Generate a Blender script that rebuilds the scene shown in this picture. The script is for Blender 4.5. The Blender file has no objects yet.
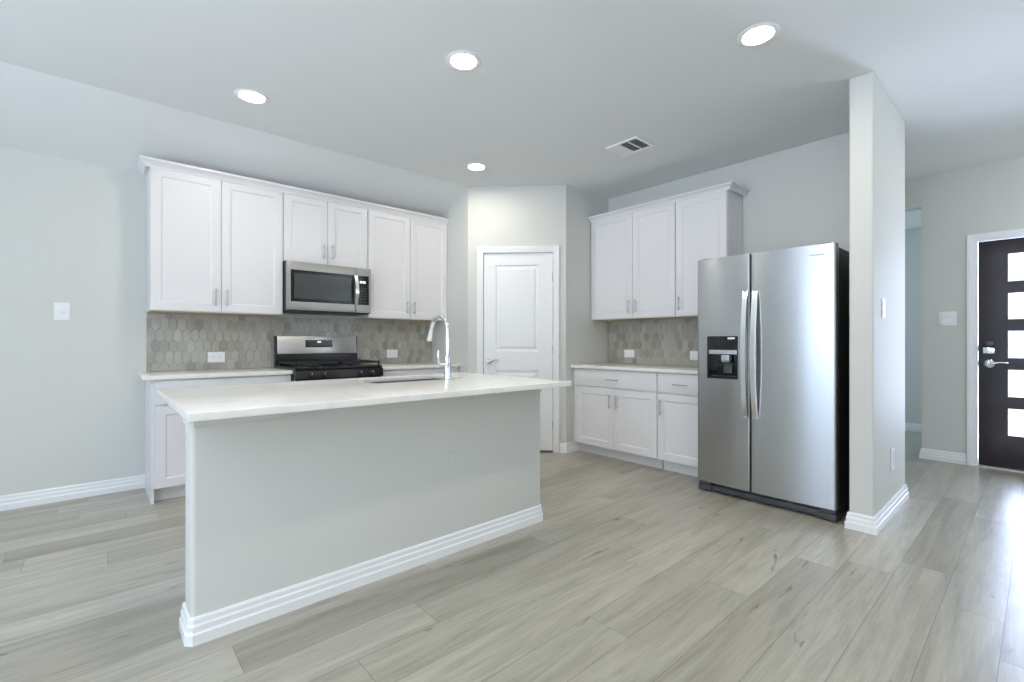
import bpy, bmesh, math, random
from mathutils import Vector, Matrix

random.seed(7)
C = bpy.context.scene.collection
PI = math.pi

# ------------------------------------------------------------------ camera
YAW = 48.47
cd = bpy.data.cameras.new('camera')
cd.sensor_fit = 'HORIZONTAL'
cd.sensor_width = 36.0
cd.lens = 469.2 / 1024 * 36.0
cd.shift_y = 0.4 / 1024
cd.clip_start = 0.05
cam = bpy.data.objects.new('camera', cd)
C.objects.link(cam)
cam.location = (0, 0, 1.139)
cam.rotation_euler = (PI / 2, 0, math.radians(YAW - 90))
bpy.context.scene.camera = cam

# ------------------------------------------------------------------ world, daylight, added fill, exposure
sc = bpy.context.scene
sc.view_settings.view_transform = 'Standard'
sc.view_settings.look = 'None'
sc.view_settings.gamma = 1.0
sc.view_settings.use_curve_mapping = False
sc.view_settings.exposure = 0.0
sc.cycles.max_bounces = 14
sc.cycles.diffuse_bounces = 8
sc.cycles.glossy_bounces = 5
sc.cycles.transparent_max_bounces = 8
sc.cycles.caustics_reflective = False
sc.cycles.caustics_refractive = False
sc.cycles.sample_clamp_indirect = 6.0

w = bpy.data.worlds.new('sky')
sc.world = w
w.use_nodes = True
bg = w.node_tree.nodes['Background']
bg.inputs['Color'].default_value = (0.80, 0.90, 1.0, 1)
bg.inputs['Strength'].default_value = 1.6


def area_light(name, loc, rot, sx, sy, power, col, spread=180):
    ld = bpy.data.lights.new(name, 'AREA')
    ld.shape = 'RECTANGLE'
    ld.size, ld.size_y = sx, sy
    ld.energy = power
    ld.color = col
    ld.spread = math.radians(spread)
    o = bpy.data.objects.new(name, ld)
    o.location = loc
    o.rotation_euler = rot
    C.objects.link(o)
    return o


COOL = (0.80, 0.91, 1.0)
# patio glazing in the left wall, sky and sunlit paving beyond the front door;
# the fill lamps are added to brighten the ceiling, entry and far corridor
area_light('daylight_patio', (-4.32, 0.95, 1.22), (0, -PI / 2, 0), 2.2, 3.0, 52, (0.52, 0.71, 1.0))
area_light('fill_patio', (-4.42, 0.95, 1.0), (0, -PI / 2 - 1.0, 0), 1.2, 3.0, 250, (0.70, 0.80, 1.0), 114)  # added lamp aimed up to fill the ceiling, no source seen
area_light('fill_living', (-4.32, -2.15, 1.35), (0, -PI / 2, 0), 1.9, 2.3, 56, (0.86, 0.86, 1.0))  # added fill in an unseen opening, brightens the entry and right walls
area_light('fill_rear', (-0.4, -3.92, 0.9), (PI / 2 + 1.1, 0, 0), 4.2, 1.0, 12, (0.95, 0.96, 1.0), 130)  # weak added fill aimed up to lift the ceiling
area_light('daylight_entry', (6.75, -0.2, 1.3), (0, PI / 2, 0), 2.4, 1.6, 250, (0.60, 0.70, 1.0))
area_light('bounce_porch', (7.1, -0.35, 0.03), (0, PI, 0), 1.6, 1.7, 430, (0.64, 0.75, 1.0))
area_light('fill_foyer', (5.2, -3.92, 1.2), (PI / 2 + 1.1, 0, 0), 1.4, 1.0, 58, (0.90, 0.94, 1.0), 140)  # added upward fill for the foyer and hall wall
area_light('fill_far', (6.95, 3.2, 1.5), (-PI / 2, 0, 0), 1.3, 1.4, 27, (0.62, 0.80, 1.0))  # added fill before a solid wall, brightens the far corridor
CAN_POWER = 150


# ------------------------------------------------------------------ materials
def srgb(r, g, b):
    def f(c):
        c /= 255
        return c / 12.92 if c <= 0.04045 else ((c + 0.055) / 1.055) ** 2.4
    return (f(r), f(g), f(b), 1)


class NT:
    def __init__(s, name):
        s.m = bpy.data.materials.new(name)
        s.m.use_nodes = True
        s.t = s.m.node_tree
        s.b = s.t.nodes['Principled BSDF']

    def n(s, typ, **kw):
        x = s.t.nodes.new(typ)
        for k, v in kw.items():
            if isinstance(k, str) and hasattr(x, k):
                setattr(x, k, v)
        return x

    def l(s, a, b):
        s.t.links.new(a, b)

    def math(s, op, a, b=None, c=None):
        x = s.n('ShaderNodeMath', operation=op)
        for i, v in enumerate((a, b, c)):
            if v is None:
                continue
            if isinstance(v, (int, float)):
                x.inputs[i].default_value = v
            else:
                s.l(v, x.inputs[i])
        return x.outputs[0]


def surf(name, col, rough=0.5, metal=0.0, nscale=40, bump=0.02, vary=0.03, spec=0.5, coat=0.0, coords='Object', stretch=None):
    """procedural surface: slight colour mottling and a fine bump"""
    q = NT(name)
    tc = q.n('ShaderNodeTexCoord')
    src = tc.outputs[coords]
    if stretch:
        mp = q.n('ShaderNodeMapping')
        mp.inputs['Scale'].default_value = stretch
        q.l(src, mp.inputs['Vector'])
        src = mp.outputs['Vector']
    nz = q.n('ShaderNodeTexNoise')
    nz.inputs['Scale'].default_value = nscale
    nz.inputs['Detail'].default_value = 3
    q.l(src, nz.inputs['Vector'])
    mix = q.n('ShaderNodeMixRGB', blend_type='MIX')
    a = tuple(max(0, c * (1 - vary)) for c in col[:3]) + (1,)
    b = tuple(min(1, c * (1 + vary)) for c in col[:3]) + (1,)
    mix.inputs[1].default_value = a
    mix.inputs[2].default_value = b
    q.l(nz.outputs['Fac'], mix.inputs[0])
    q.l(mix.outputs[0], q.b.inputs['Base Color'])
    q.b.inputs['Roughness'].default_value = rough
    q.b.inputs['Metallic'].default_value = metal
    q.b.inputs['Specular IOR Level'].default_value = spec
    q.b.inputs['Coat Weight'].default_value = coat
    if bump:
        bp = q.n('ShaderNodeBump')
        bp.inputs['Strength'].default_value = bump
        bp.inputs['Distance'].default_value = 0.01
        q.l(nz.outputs['Fac'], bp.inputs['Height'])
        q.l(bp.outputs['Normal'], q.b.inputs['Normal'])
    return q.m


def steel(name, col, rough=0.28, aniso=0.6, grain=(3, 3, 420)):
    q = NT(name)
    tc = q.n('ShaderNodeTexCoord')
    mp = q.n('ShaderNodeMapping')
    mp.inputs['Scale'].default_value = grain
    q.l(tc.outputs['Object'], mp.inputs['Vector'])
    nz = q.n('ShaderNodeTexNoise')
    nz.inputs['Scale'].default_value = 1.0
    nz.inputs['Detail'].default_value = 4
    q.l(mp.outputs['Vector'], nz.inputs['Vector'])
    mr = q.n('ShaderNodeMapRange')
    mr.inputs['To Min'].default_value = rough - 0.006
    mr.inputs['To Max'].default_value = rough + 0.006
    q.l(nz.outputs['Fac'], mr.inputs['Value'])
    q.l(mr.outputs['Result'], q.b.inputs['Roughness'])
    q.b.inputs['Base Color'].default_value = col
    q.b.inputs['Metallic'].default_value = 1.0
    q.b.inputs['Anisotropic'].default_value = aniso
    tg = q.n('ShaderNodeTangent', direction_type='RADIAL', axis='Z')
    q.l(tg.outputs[0], q.b.inputs['Tangent'])
    q.b.inputs['Anisotropic Rotation'].default_value = 0.25
    return q.m


def emitter(name, col, strength):
    q = NT(name)
    q.b.inputs['Base Color'].default_value = (0.8, 0.8, 0.8, 1)
    q.b.inputs['Emission Color'].default_value = col
    q.b.inputs['Emission Strength'].default_value = strength
    tc = q.n('ShaderNodeTexCoord')
    nz = q.n('ShaderNodeTexNoise')
    nz.inputs['Scale'].default_value = 30
    q.l(tc.outputs['Object'], nz.inputs['Vector'])
    mr = q.n('ShaderNodeMapRange')
    mr.inputs['To Min'].default_value = 0.4
    mr.inputs['To Max'].default_value = 0.6
    q.l(nz.outputs['Fac'], mr.inputs['Value'])
    q.l(mr.outputs['Result'], q.b.inputs['Roughness'])
    return q.m


def glass_pane(name):
    q = NT(name)
    out = q.t.nodes['Material Output']
    tr = q.n('ShaderNodeBsdfTransparent')
    tr.inputs['Color'].default_value = (0.95, 0.97, 0.98, 1)
    gl = q.n('ShaderNodeBsdfGlossy')
    gl.inputs['Roughness'].default_value = 0.08
    fr = q.n('ShaderNodeFresnel')
    fr.inputs['IOR'].default_value = 1.45
    tc = q.n('ShaderNodeTexCoord')
    nz = q.n('ShaderNodeTexNoise')
    nz.inputs['Scale'].default_value = 60
    q.l(tc.outputs['Object'], nz.inputs['Vector'])
    bp = q.n('ShaderNodeBump')
    bp.inputs['Strength'].default_value = 0.1
    q.l(nz.outputs['Fac'], bp.inputs['Height'])
    q.l(bp.outputs['Normal'], gl.inputs['Normal'])
    mx = q.n('ShaderNodeMixShader')
    q.l(fr.outputs[0], mx.inputs[0])
    q.l(tr.outputs[0], mx.inputs[1])
    q.l(gl.outputs[0], mx.inputs[2])
    q.l(mx.outputs[0], out.inputs['Surface'])
    return q.m


def plank_floor():
    q = NT('oak_plank_vinyl')
    W, L = 0.1905, 1.52
    tc = q.n('ShaderNodeTexCoord')
    sp = q.n('ShaderNodeSeparateXYZ')
    q.l(tc.outputs['Object'], sp.inputs[0])
    x, y = sp.outputs['X'], sp.outputs['Y']
    v = q.math('DIVIDE', q.math('SUBTRACT', y, 0.10), W)
    row = q.math('FLOOR', v)
    fv = q.math('FRACT', v)
    wn = q.n('ShaderNodeTexWhiteNoise', noise_dimensions='1D')
    q.l(q.math('ADD', row, 17.3), wn.inputs['W'])
    u = q.math('ADD', q.math('DIVIDE', x, L), q.math('MULTIPLY', wn.outputs['Value'], 5.0))
    col = q.math('FLOOR', u)
    fu = q.math('FRACT', u)
    cid = q.n('ShaderNodeCombineXYZ')
    q.l(row, cid.inputs[0])
    q.l(col, cid.inputs[1])
    w2 = q.n('ShaderNodeTexWhiteNoise', noise_dimensions='2D')
    q.l(cid.outputs[0], w2.inputs['Vector'])
    # plank tone
    ramp = q.n('ShaderNodeValToRGB')
    e = ramp.color_ramp.elements
    e[0].position, e[0].color = 0.0, srgb(157, 152, 139)
    e[1].position, e[1].color = 1.0, srgb(186, 182, 170)
    m = e.new(0.35); m.color = srgb(168, 164, 151)
    m = e.new(0.7); m.color = srgb(176, 172, 159)
    q.l(w2.outputs['Value'], ramp.inputs[0])
    # grain, stretched along the plank, shifted per plank
    sh = q.n('ShaderNodeVectorMath', operation='SCALE')
    q.l(w2.outputs['Color'], sh.inputs[0])
    sh.inputs['Scale'].default_value = 40
    ad = q.n('ShaderNodeVectorMath', operation='ADD')
    q.l(tc.outputs['Object'], ad.inputs[0])
    q.l(sh.outputs[0], ad.inputs[1])

    def streak(scale, sx, sy, det, dist=0.0):
        mp = q.n('ShaderNodeMapping')
        mp.inputs['Scale'].default_value = (sx, sy, 1)
        q.l(ad.outputs[0], mp.inputs['Vector'])
        nz = q.n('ShaderNodeTexNoise')
        nz.inputs['Scale'].default_value = scale
        nz.inputs['Detail'].default_value = det
        nz.inputs['Roughness'].default_value = 0.6
        nz.inputs['Distortion'].default_value = dist
        q.l(mp.outputs['Vector'], nz.inputs['Vector'])
        return nz.outputs['Fac']
    g1 = streak(1.0, 1.6, 16, 5, 0.6)
    g2 = streak(1.0, 6, 140, 3)
    g3 = streak(1.0, 3.0, 13, 4, 1.2)
    mul = q.n('ShaderNodeMixRGB', blend_type='MULTIPLY')
    mul.inputs[0].default_value = 1.0
    q.l(ramp.outputs[0], mul.inputs[1])
    r1 = q.n('ShaderNodeValToRGB')
    e = r1.color_ramp.elements
    e[0].position, e[0].color = 0.28, (0.72, 0.705, 0.675, 1)
    e[1].position, e[1].color = 0.58, (1.04, 1.04, 1.04, 1)
    q.l(g1, r1.inputs[0])
    q.l(r1.outputs[0], mul.inputs[2])
    mul2 = q.n('ShaderNodeMixRGB', blend_type='MULTIPLY')
    mul2.inputs[0].default_value = 1.0
    r2 = q.n('ShaderNodeValToRGB')
    e = r2.color_ramp.elements
    e[0].position, e[0].color = 0.30, (0.88, 0.875, 0.86, 1)
    e[1].position, e[1].color = 0.62, (1.02, 1.02, 1.02, 1)
    q.l(g2, r2.inputs[0])
    q.l(mul.outputs[0], mul2.inputs[1])
    q.l(r2.outputs[0], mul2.inputs[2])
    # dark cracks and knots, few
    mul3 = q.n('ShaderNodeMixRGB', blend_type='MULTIPLY')
    mul3.inputs[0].default_value = 1.0
    r3 = q.n('ShaderNodeValToRGB')
    e = r3.color_ramp.elements
    e[0].position, e[0].color = 0.275, (0.55, 0.52, 0.47, 1)
    e[1].position, e[1].color = 0.335, (1, 1, 1, 1)
    q.l(g3, r3.inputs[0])
    q.l(mul2.outputs[0], mul3.inputs[1])
    q.l(r3.outputs[0], mul3.inputs[2])
    # seams
    ev = q.math('MULTIPLY', q.math('MINIMUM', fv, q.math('SUBTRACT', 1.0, fv)), W)
    eu = q.math('MULTIPLY', q.math('MINIMUM', fu, q.math('SUBTRACT', 1.0, fu)), L)
    ed = q.math('MINIMUM', ev, eu)
    sm = q.n('ShaderNodeMapRange')
    sm.inputs['From Min'].default_value = 0.0006
    sm.inputs['From Max'].default_value = 0.0022
    sm.inputs['To Min'].default_value = 0.60
    sm.inputs['To Max'].default_value = 1.0
    q.l(ed, sm.inputs['Value'])
    mul4 = q.n('ShaderNodeMixRGB', blend_type='MULTIPLY')
    mul4.inputs[0].default_value = 1.0
    q.l(mul3.outputs[0], mul4.inputs[1])
    q.l(sm.outputs['Result'], mul4.inputs[2])
    q.l(mul4.outputs[0], q.b.inputs['Base Color'])
    q.b.inputs['Roughness'].default_value = 0.29
    q.b.inputs['Specular IOR Level'].default_value = 0.5
    bp = q.n('ShaderNodeBump')
    bp.inputs['Strength'].default_value = 0.12
    bp.inputs['Distance'].default_value = 0.004
    q.l(q.math('ADD', q.math('MULTIPLY', g2, 0.5), sm.outputs['Result']), bp.inputs['Height'])
    q.l(bp.outputs['Normal'], q.b.inputs['Normal'])
    return q.m


def picket_tile():
    q = NT('glazed_picket_tile')
    at = q.n('ShaderNodeAttribute', attribute_name='tone')
    ramp = q.n('ShaderNodeValToRGB')
    e = ramp.color_ramp.elements
    e[0].position, e[0].color = 0.0, srgb(150, 147, 137)
    e[1].position, e[1].color = 1.0, srgb(183, 181, 172)
    m = e.new(0.3); m.color = srgb(166, 163, 153)
    m = e.new(0.6); m.color = srgb(174, 172, 162)
    q.l(at.outputs['Fac'], ramp.inputs[0])
    tc = q.n('ShaderNodeTexCoord')
    nz = q.n('ShaderNodeTexNoise')
    nz.inputs['Scale'].default_value = 26
    nz.inputs['Detail'].default_value = 2
    q.l(tc.outputs['Object'], nz.inputs['Vector'])
    mp = q.n('ShaderNodeMapping')
    mp.inputs['Scale'].default_value = (140, 140, 8)
    q.l(tc.outputs['Object'], mp.inputs['Vector'])
    n2 = q.n('ShaderNodeTexNoise')
    n2.inputs['Scale'].default_value = 1
    q.l(mp.outputs['Vector'], n2.inputs['Vector'])
    mr = q.n('ShaderNodeMapRange')
    mr.inputs['To Min'].default_value = 0.88
    mr.inputs['To Max'].default_value = 1.1
    q.l(n2.outputs['Fac'], mr.inputs['Value'])
    mul = q.n('ShaderNodeMixRGB', blend_type='MULTIPLY')
    mul.inputs[0].default_value = 1
    q.l(ramp.outputs[0], mul.inputs[1])
    q.l(mr.outputs['Result'], mul.inputs[2])
    q.l(mul.outputs[0], q.b.inputs['Base Color'])
    q.b.inputs['Roughness'].default_value = 0.13
    bp = q.n('ShaderNodeBump')
    bp.inputs['Strength'].default_value = 0.25
    bp.inputs['Distance'].default_value = 0.01
    q.l(nz.outputs['Fac'], bp.inputs['Height'])
    q.l(bp.outputs['Normal'], q.b.inputs['Normal'])
    return q.m


def quartz():
    q = NT('white_quartz')
    tc = q.n('ShaderNodeTexCoord')
    nz = q.n('ShaderNodeTexNoise')
    nz.inputs['Scale'].default_value = 2.2
    nz.inputs['Detail'].default_value = 6
    nz.inputs['Distortion'].default_value = 1.6
    q.l(tc.outputs['Object'], nz.inputs['Vector'])
    ramp = q.n('ShaderNodeValToRGB')
    e = ramp.color_ramp.elements
    e[0].position, e[0].color = 0.44, srgb(238, 236, 232)
    e[1].position, e[1].color = 0.56, srgb(239, 237, 233)
    m = e.new(0.5); m.color = srgb(232, 230, 225)
    q.l(nz.outputs['Fac'], ramp.inputs[0])
    q.l(ramp.outputs[0], q.b.inputs['Base Color'])
    q.b.inputs['Roughness'].default_value = 0.16
    return q.m


M = {}
M['wall'] = surf('greige_wall_paint', srgb(211, 212, 207), 0.62, nscale=260, bump=0.05, vary=0.008)
M['ceiling'] = surf('ceiling_paint', srgb(228, 230, 229), 0.8, nscale=220, bump=0.06, vary=0.008)
M['trim'] = surf('white_trim_paint', srgb(238, 239, 240), 0.35, nscale=120, bump=0.01, vary=0.006)
M['cab'] = surf('white_cabinet_lacquer', srgb(226, 225, 227), 0.36, nscale=90, bump=0.008, vary=0.006)
M['inside'] = surf('cabinet_interior', srgb(150, 148, 145), 0.7)
M['raw'] = surf('unfinished_cabinet_underside', srgb(188, 172, 142), 0.6, nscale=25, vary=0.08, stretch=(1, 12, 1))
M['floor'] = plank_floor()
M['tile'] = picket_tile()
M['grout'] = surf('grout', srgb(206, 204, 196), 0.85, nscale=300, bump=0.08)
M['quartz'] = quartz()
M['steel'] = steel('brushed_steel', (0.50, 0.51, 0.52, 1), 0.25, 0.8)
M['steel_h'] = steel('brushed_steel_trim', (0.60, 0.59, 0.575, 1), 0.30, 0.5)
M['steel_m'] = steel('brushed_steel_microwave', (0.40, 0.395, 0.385, 1), 0.32, 0.5)
M['bright'] = steel('polished_steel_bar', (0.84, 0.85, 0.86, 1), 0.22, 0.3)
M['chrome'] = surf('chrome', (0.82, 0.83, 0.86, 1), 0.06, 1.0, bump=0, vary=0.01)
M['nickel'] = surf('satin_nickel', (0.50, 0.49, 0.47, 1), 0.30, 1.0, nscale=150, bump=0.004)
M['sinksteel'] = surf('sink_steel', (0.42, 0.42, 0.43, 1), 0.3, 1.0, nscale=100, bump=0.01)
M['black'] = surf('black_enamel', (0.012, 0.012, 0.013, 1), 0.22, nscale=60, bump=0.004, vary=0.1)
M['blackglass'] = surf('black_glass', (0.010, 0.011, 0.013, 1), 0.05, nscale=20, bump=0, vary=0.1)
M['greyglass'] = surf('mesh_backed_glass', (0.055, 0.062, 0.064, 1), 0.10, nscale=700, bump=0, vary=0.25)
M['iron'] = surf('cast_iron', (0.016, 0.016, 0.017, 1), 0.55, nscale=200, bump=0.1, vary=0.2)
M['charcoal'] = surf('charcoal_painted_metal', (0.020, 0.021, 0.023, 1), 0.42, nscale=200, bump=0.02)
M['grille'] = surf('dark_grey_plastic', (0.060, 0.064, 0.070, 1), 0.35, nscale=80)
M['silver'] = surf('silver_plastic', (0.55, 0.57, 0.60, 1), 0.3, 0.6, nscale=80)
M['plate'] = surf('white_plastic', srgb(240, 241, 243), 0.3, nscale=60, bump=0.004, vary=0.005)
M['slot'] = surf('outlet_slot', (0.04, 0.04, 0.04, 1), 0.5)
M['vent'] = surf('white_vent_metal', srgb(245, 246, 246), 0.4, nscale=90, bump=0.01)
M['duct_shade'] = surf('duct_shade_grey', (0.10, 0.107, 0.115, 1), 0.7)  # dark grey stands in for the shade behind the louvres
M['espresso'] = surf('espresso_door_stain', (0.022, 0.013, 0.016, 1), 0.38, nscale=6, bump=0.02, vary=0.25, stretch=(1, 14, 1))
M['alu'] = surf('aluminium_threshold', srgb(205, 203, 198), 0.4, 0.3, nscale=80)
M['glass'] = glass_pane('door_glass')
M['lens'] = emitter('downlight_lens', (1.0, 0.925, 0.80, 1), CAN_POWER)
M['digits'] = emitter('display_glow', (0.80, 0.92, 1.0, 1), 1.6)
M['logo'] = surf('logo_metal', (0.20, 0.21, 0.22, 1), 0.3, 0.9)


# ------------------------------------------------------------------ mesh helpers
class MB:
    """collects geometry in one frame and links it as ONE mesh object"""

    def __init__(s):
        s.v, s.f, s.tone = [], [], []

    def quad(s, *pts):
        i = len(s.v)
        s.v += [tuple(p) for p in pts]
        s.f.append(tuple(range(i, i + len(pts))))
        return s

    def box(s, x0, x1, y0, y1, z0, z1):
        x0, x1 = min(x0, x1), max(x0, x1)
        y0, y1 = min(y0, y1), max(y0, y1)
        z0, z1 = min(z0, z1), max(z0, z1)
        i = len(s.v)
        s.v += [(x0, y0, z0), (x1, y0, z0), (x1, y1, z0), (x0, y1, z0), (x0, y0, z1), (x1, y0, z1), (x1, y1, z1), (x0, y1, z1)]
        s.f += [tuple(i + k for k in q) for q in ((3, 2, 1, 0), (4, 5, 6, 7), (0, 1, 5, 4), (1, 2, 6, 5), (2, 3, 7, 6), (3, 0, 4, 7))]
        return s

    def prism(s, poly, a0, a1, axis='z'):
        """extrude a 2-D polygon along an axis; poly is (x,y) for z, (x,z) for y, (y,z) for x"""
        def P(p, a):
            return {'z': (p[0], p[1], a), 'y': (p[0], a, p[1]), 'x': (a, p[0], p[1])}[axis]
        n = len(poly)
        i = len(s.v)
        s.v += [P(p, a0) for p in poly] + [P(p, a1) for p in poly]
        s.f.append(tuple(range(i, i + n)))
        s.f.append(tuple(range(i + 2 * n - 1, i + n - 1, -1)))
        for k in range(n):
            j = (k + 1) % n
            s.f.append((i + k, i + n + k, i + n + j, i + j))
        return s

    def cyl(s, p0, p1, r0, r1=None, n=20):
        return s.tube([p0, p1], [r0, r0 if r1 is None else r1], n)

    def tube(s, path, rad, n=16, flat=None):
        path = [Vector(p) for p in path]
        m = len(path)
        if isinstance(rad, (int, float)):
            rad = [rad] * m
        ups = None
        base = len(s.v)
        for k, p in enumerate(path):
            d = (path[min(k + 1, m - 1)] - path[max(k - 1, 0)]).normalized()
            if ups is None:
                ups = d.orthogonal().normalized()
            else:
                ups = (ups - d * ups.dot(d)).normalized()
            sd = d.cross(ups)
            for j in range(n):
                t = 2 * PI * j / n
                s.v.append(tuple(p + (ups * math.cos(t) + sd * math.sin(t)) * rad[k]))
        for k in range(m - 1):
            for j in range(n):
                a, b = base + k * n + j, base + k * n + (j + 1) % n
                s.f.append((a, b, b + n, a + n))
        s.f.append(tuple(base + j for j in reversed(range(n))))
        s.f.append(tuple(base + (m - 1) * n + j for j in range(n)))
        return s

    def lathe(s, prof, o=(0, 0, 0), n=40, axis='z', closed=False):
        """prof: (radius, height) pairs turned about an axis through o"""
        base = len(s.v)
        m = len(prof)
        for r, hgt in prof:
            for j in range(n):
                t = 2 * PI * j / n
                a, b = r * math.cos(t), r * math.sin(t)
                d = {'z': (a, b, hgt), 'y': (a, hgt, b), 'x': (hgt, a, b)}[axis]
                s.v.append((o[0] + d[0], o[1] + d[1], o[2] + d[2]))
        for k in range(m if closed else m - 1):
            for j in range(n):
                a, b = base + k * n + j, base + k * n + (j + 1) % n
                c = base + ((k + 1) % m) * n + (j + 1) % n
                e = base + ((k + 1) % m) * n + j
                s.f.append((a, b, c, e))
        if not closed:
            s.f.append(tuple(base + j for j in reversed(range(n))))
            s.f.append(tuple(base + (m - 1) * n + j for j in range(n)))
        return s

    def sweep(s, prof, path, side=1, closed_ends=True):
        """sweep an (out, z) profile along a polyline in plan with mitred corners; out grows to the left (side=1) or right of travel"""
        P = [Vector((p[0], p[1])) for p in path]
        m = len(P)
        base = len(s.v)
        n = len(prof)
        for k in range(m):
            ns = []
            if k > 0:
                d = (P[k] - P[k - 1]).normalized(); ns.append(Vector((-d.y, d.x)) * side)
            if k < m - 1:
                d = (P[k + 1] - P[k]).normalized(); ns.append(Vector((-d.y, d.x)) * side)
            if len(ns) == 2:
                mt = (ns[0] + ns[1]).normalized()
                mt = mt / max(0.2, mt.dot(ns[0]))
            else:
                mt = ns[0]
            for o, z in prof:
                q = P[k] + mt * o
                s.v.append((q.x, q.y, z))
        for k in range(m - 1):
            for j in range(n):
                a, b = base + k * n + j, base + k * n + (j + 1) % n
                s.f.append((a, b, b + n, a + n))
        if closed_ends:
            s.f.append(tuple(base + j for j in range(n)))
            s.f.append(tuple(base + (m - 1) * n + j for j in reversed(range(n))))
        return s

    def plate(s, us, vs, holes, d0, d1, place):
        """solid plate over a grid us x vs without the cells in holes; place(u, v, d) gives the point"""
        nu, nv = len(us) - 1, len(vs) - 1
        solid = {(i, j) for i in range(nu) for j in range(nv)} - set(holes)
        for (i, j) in solid:
            a, b, c, d = us[i], us[i + 1], vs[j], vs[j + 1]
            s.quad(place(a, c, d0), place(b, c, d0), place(b, d, d0), place(a, d, d0))
            s.quad(place(a, d, d1), place(b, d, d1), place(b, c, d1), place(a, c, d1))
            if (i - 1, j) not in solid:
                s.quad(place(a, c, d0), place(a, d, d0), place(a, d, d1), place(a, c, d1))
            if (i + 1, j) not in solid:
                s.quad(place(b, d, d0), place(b, c, d0), place(b, c, d1), place(b, d, d1))
            if (i, j - 1) not in solid:
                s.quad(place(b, c, d0), place(a, c, d0), place(a, c, d1), place(b, c, d1))
            if (i, j + 1) not in solid:
                s.quad(place(a, d, d0), place(b, d, d0), place(b, d, d1), place(a, d, d1))
        return s

    def build(s, name, mat, parent=None, bevel=0.0, seg=2, smooth=False, world=False, ang=0.5):
        me = bpy.data.meshes.new(name)
        verts = s.v
        if world and parent is not None:
            inv = root_matrix(parent).inverted()
            verts = [tuple(inv @ Vector(p)) for p in verts]
        me.from_pydata(verts, [], s.f)
        bm = bmesh.new()
        bm.from_mesh(me)
        bmesh.ops.remove_doubles(bm, verts=bm.verts, dist=1e-6)
        bmesh.ops.recalc_face_normals(bm, faces=bm.faces)
        if bevel:
            es = [e for e in bm.edges if len(e.link_faces) == 2 and e.calc_face_angle(0) > ang]
            bmesh.ops.bevel(bm, geom=es, offset=bevel, segments=seg, affect='EDGES', profile=0.6, clamp_overlap=True)
        bm.to_mesh(me)
        bm.free()
        me.materials.append(mat)
        if smooth or bevel:
            for p in me.polygons:
                p.use_smooth = True
            me.set_sharp_from_angle(angle=math.radians(38))
        o = bpy.data.objects.new(name, me)
        C.objects.link(o)
        if parent is not None:
            o.parent = parent
        return o


def root_matrix(o):
    m = Matrix.Translation(o.location) @ o.rotation_euler.to_matrix().to_4x4()
    return root_matrix(o.parent) @ m if o.parent else m


def thing(name, label, cat, loc=(0, 0, 0), rz=0.0, group=None):
    o = bpy.data.objects.new(name, None)
    o.empty_display_size = 0.1
    C.objects.link(o)
    o.location = loc
    o.rotation_euler = (0, 0, rz)
    return tag(o, label, cat, group)


def tag(o, label, cat, group=None):
    o['label'] = label
    o['category'] = cat
    if group:
        o['group'] = group
    return o


def struct(o):
    o['kind'] = 'structure'
    return o


def dup(root, loc, rz=0.0, label=None, group=None):
    """a copy of a thing with copies of its parts and sub-parts"""
    def rec(o, par):
        c = o.copy()
        C.objects.link(c)
        c.parent = par
        for ch in list(o.children):
            rec(ch, c)
        return c
    r = rec(root, None)
    r.location = loc
    r.rotation_euler = (0, 0, rz)
    if label:
        r['label'] = label
    if group:
        r['group'] = group
    return r


# ------------------------------------------------------------------ dimensions of the place
H = 2.743            # flat ceiling
YW = 4.648           # wall behind the range
ZLOW = 2.45          # that wall's top, under the sloped strip of ceiling
YF = 3.953           # where the slope begins
XW = 4.305           # wall behind the refrigerator
P1 = Vector((2.890, 3.953))   # pantry corners in plan
P2 = Vector((3.596, 3.227))
XD = 6.016           # front-door wall
YS = 0.661           # hall face of the stub wall
T = 0.115

# ------------------------------------------------------------------ the shell
struct(MB().box(-4.4, 8.0, -3.9, 6.4, -0.06, 0.0).build('floor', M['floor']))
b = MB()
b.box(-4.4, 8.0, -3.9, YF, H, H + 0.1)
b2 = MB()
b2.prism([(YF, H), (YW + 0.12, H - (H - ZLOW) * (YW + 0.12 - YF) / (YW - YF)), (YW + 0.12, H + 0.1), (YF, H + 0.1)], -4.4, 4.5, 'x')
b.box(4.5, XD + 0.1, YF, 6.4, H, H + 0.1)
struct(b.build('ceiling', M['ceiling']))
struct(b2.build('ceiling_slope', M['ceiling']))
# range wall
struct(MB().box(-4.4, XW + T, YW, YW + 0.12, 0, ZLOW + 0.0).build('wall_back', M['wall']))
# refrigerator wall, then its stub; one bullnosed L
b = MB()
b.prism([(XW, YW), (XW, 0.781), (3.442, 0.781), (3.442, YS), (XW + T, YS), (XW + T, YW)], 0, H, 'z')
struct(b.build('wall_right', M['wall'], bevel=0.012, seg=4))

# pantry walls: left return, diagonal with the door opening, right return
du = (P2 - P1).normalized()
dn = Vector((-du.y, du.x))          # into the pantry


def pan(sv, z, d=0.0):
    p = P1 + du * sv + dn * d
    return (p.x, p.y, z)


DL = (P2 - P1).length
S0, S1, ZD = 0.150, 0.890, 2.062
b = MB()
b.plate([0, S0, S1, DL], [0, ZD, H], [(1, 0)], 0.0, T, pan)
b.box(P1.x, P1.x + T, P1.y + 0.0, YW, 0, H)
b.box(P2.x, XW, P2.y, P2.y + T, 0, H)
struct(b.build('wall_pantry', M['wall'], bevel=0.0))

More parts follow.
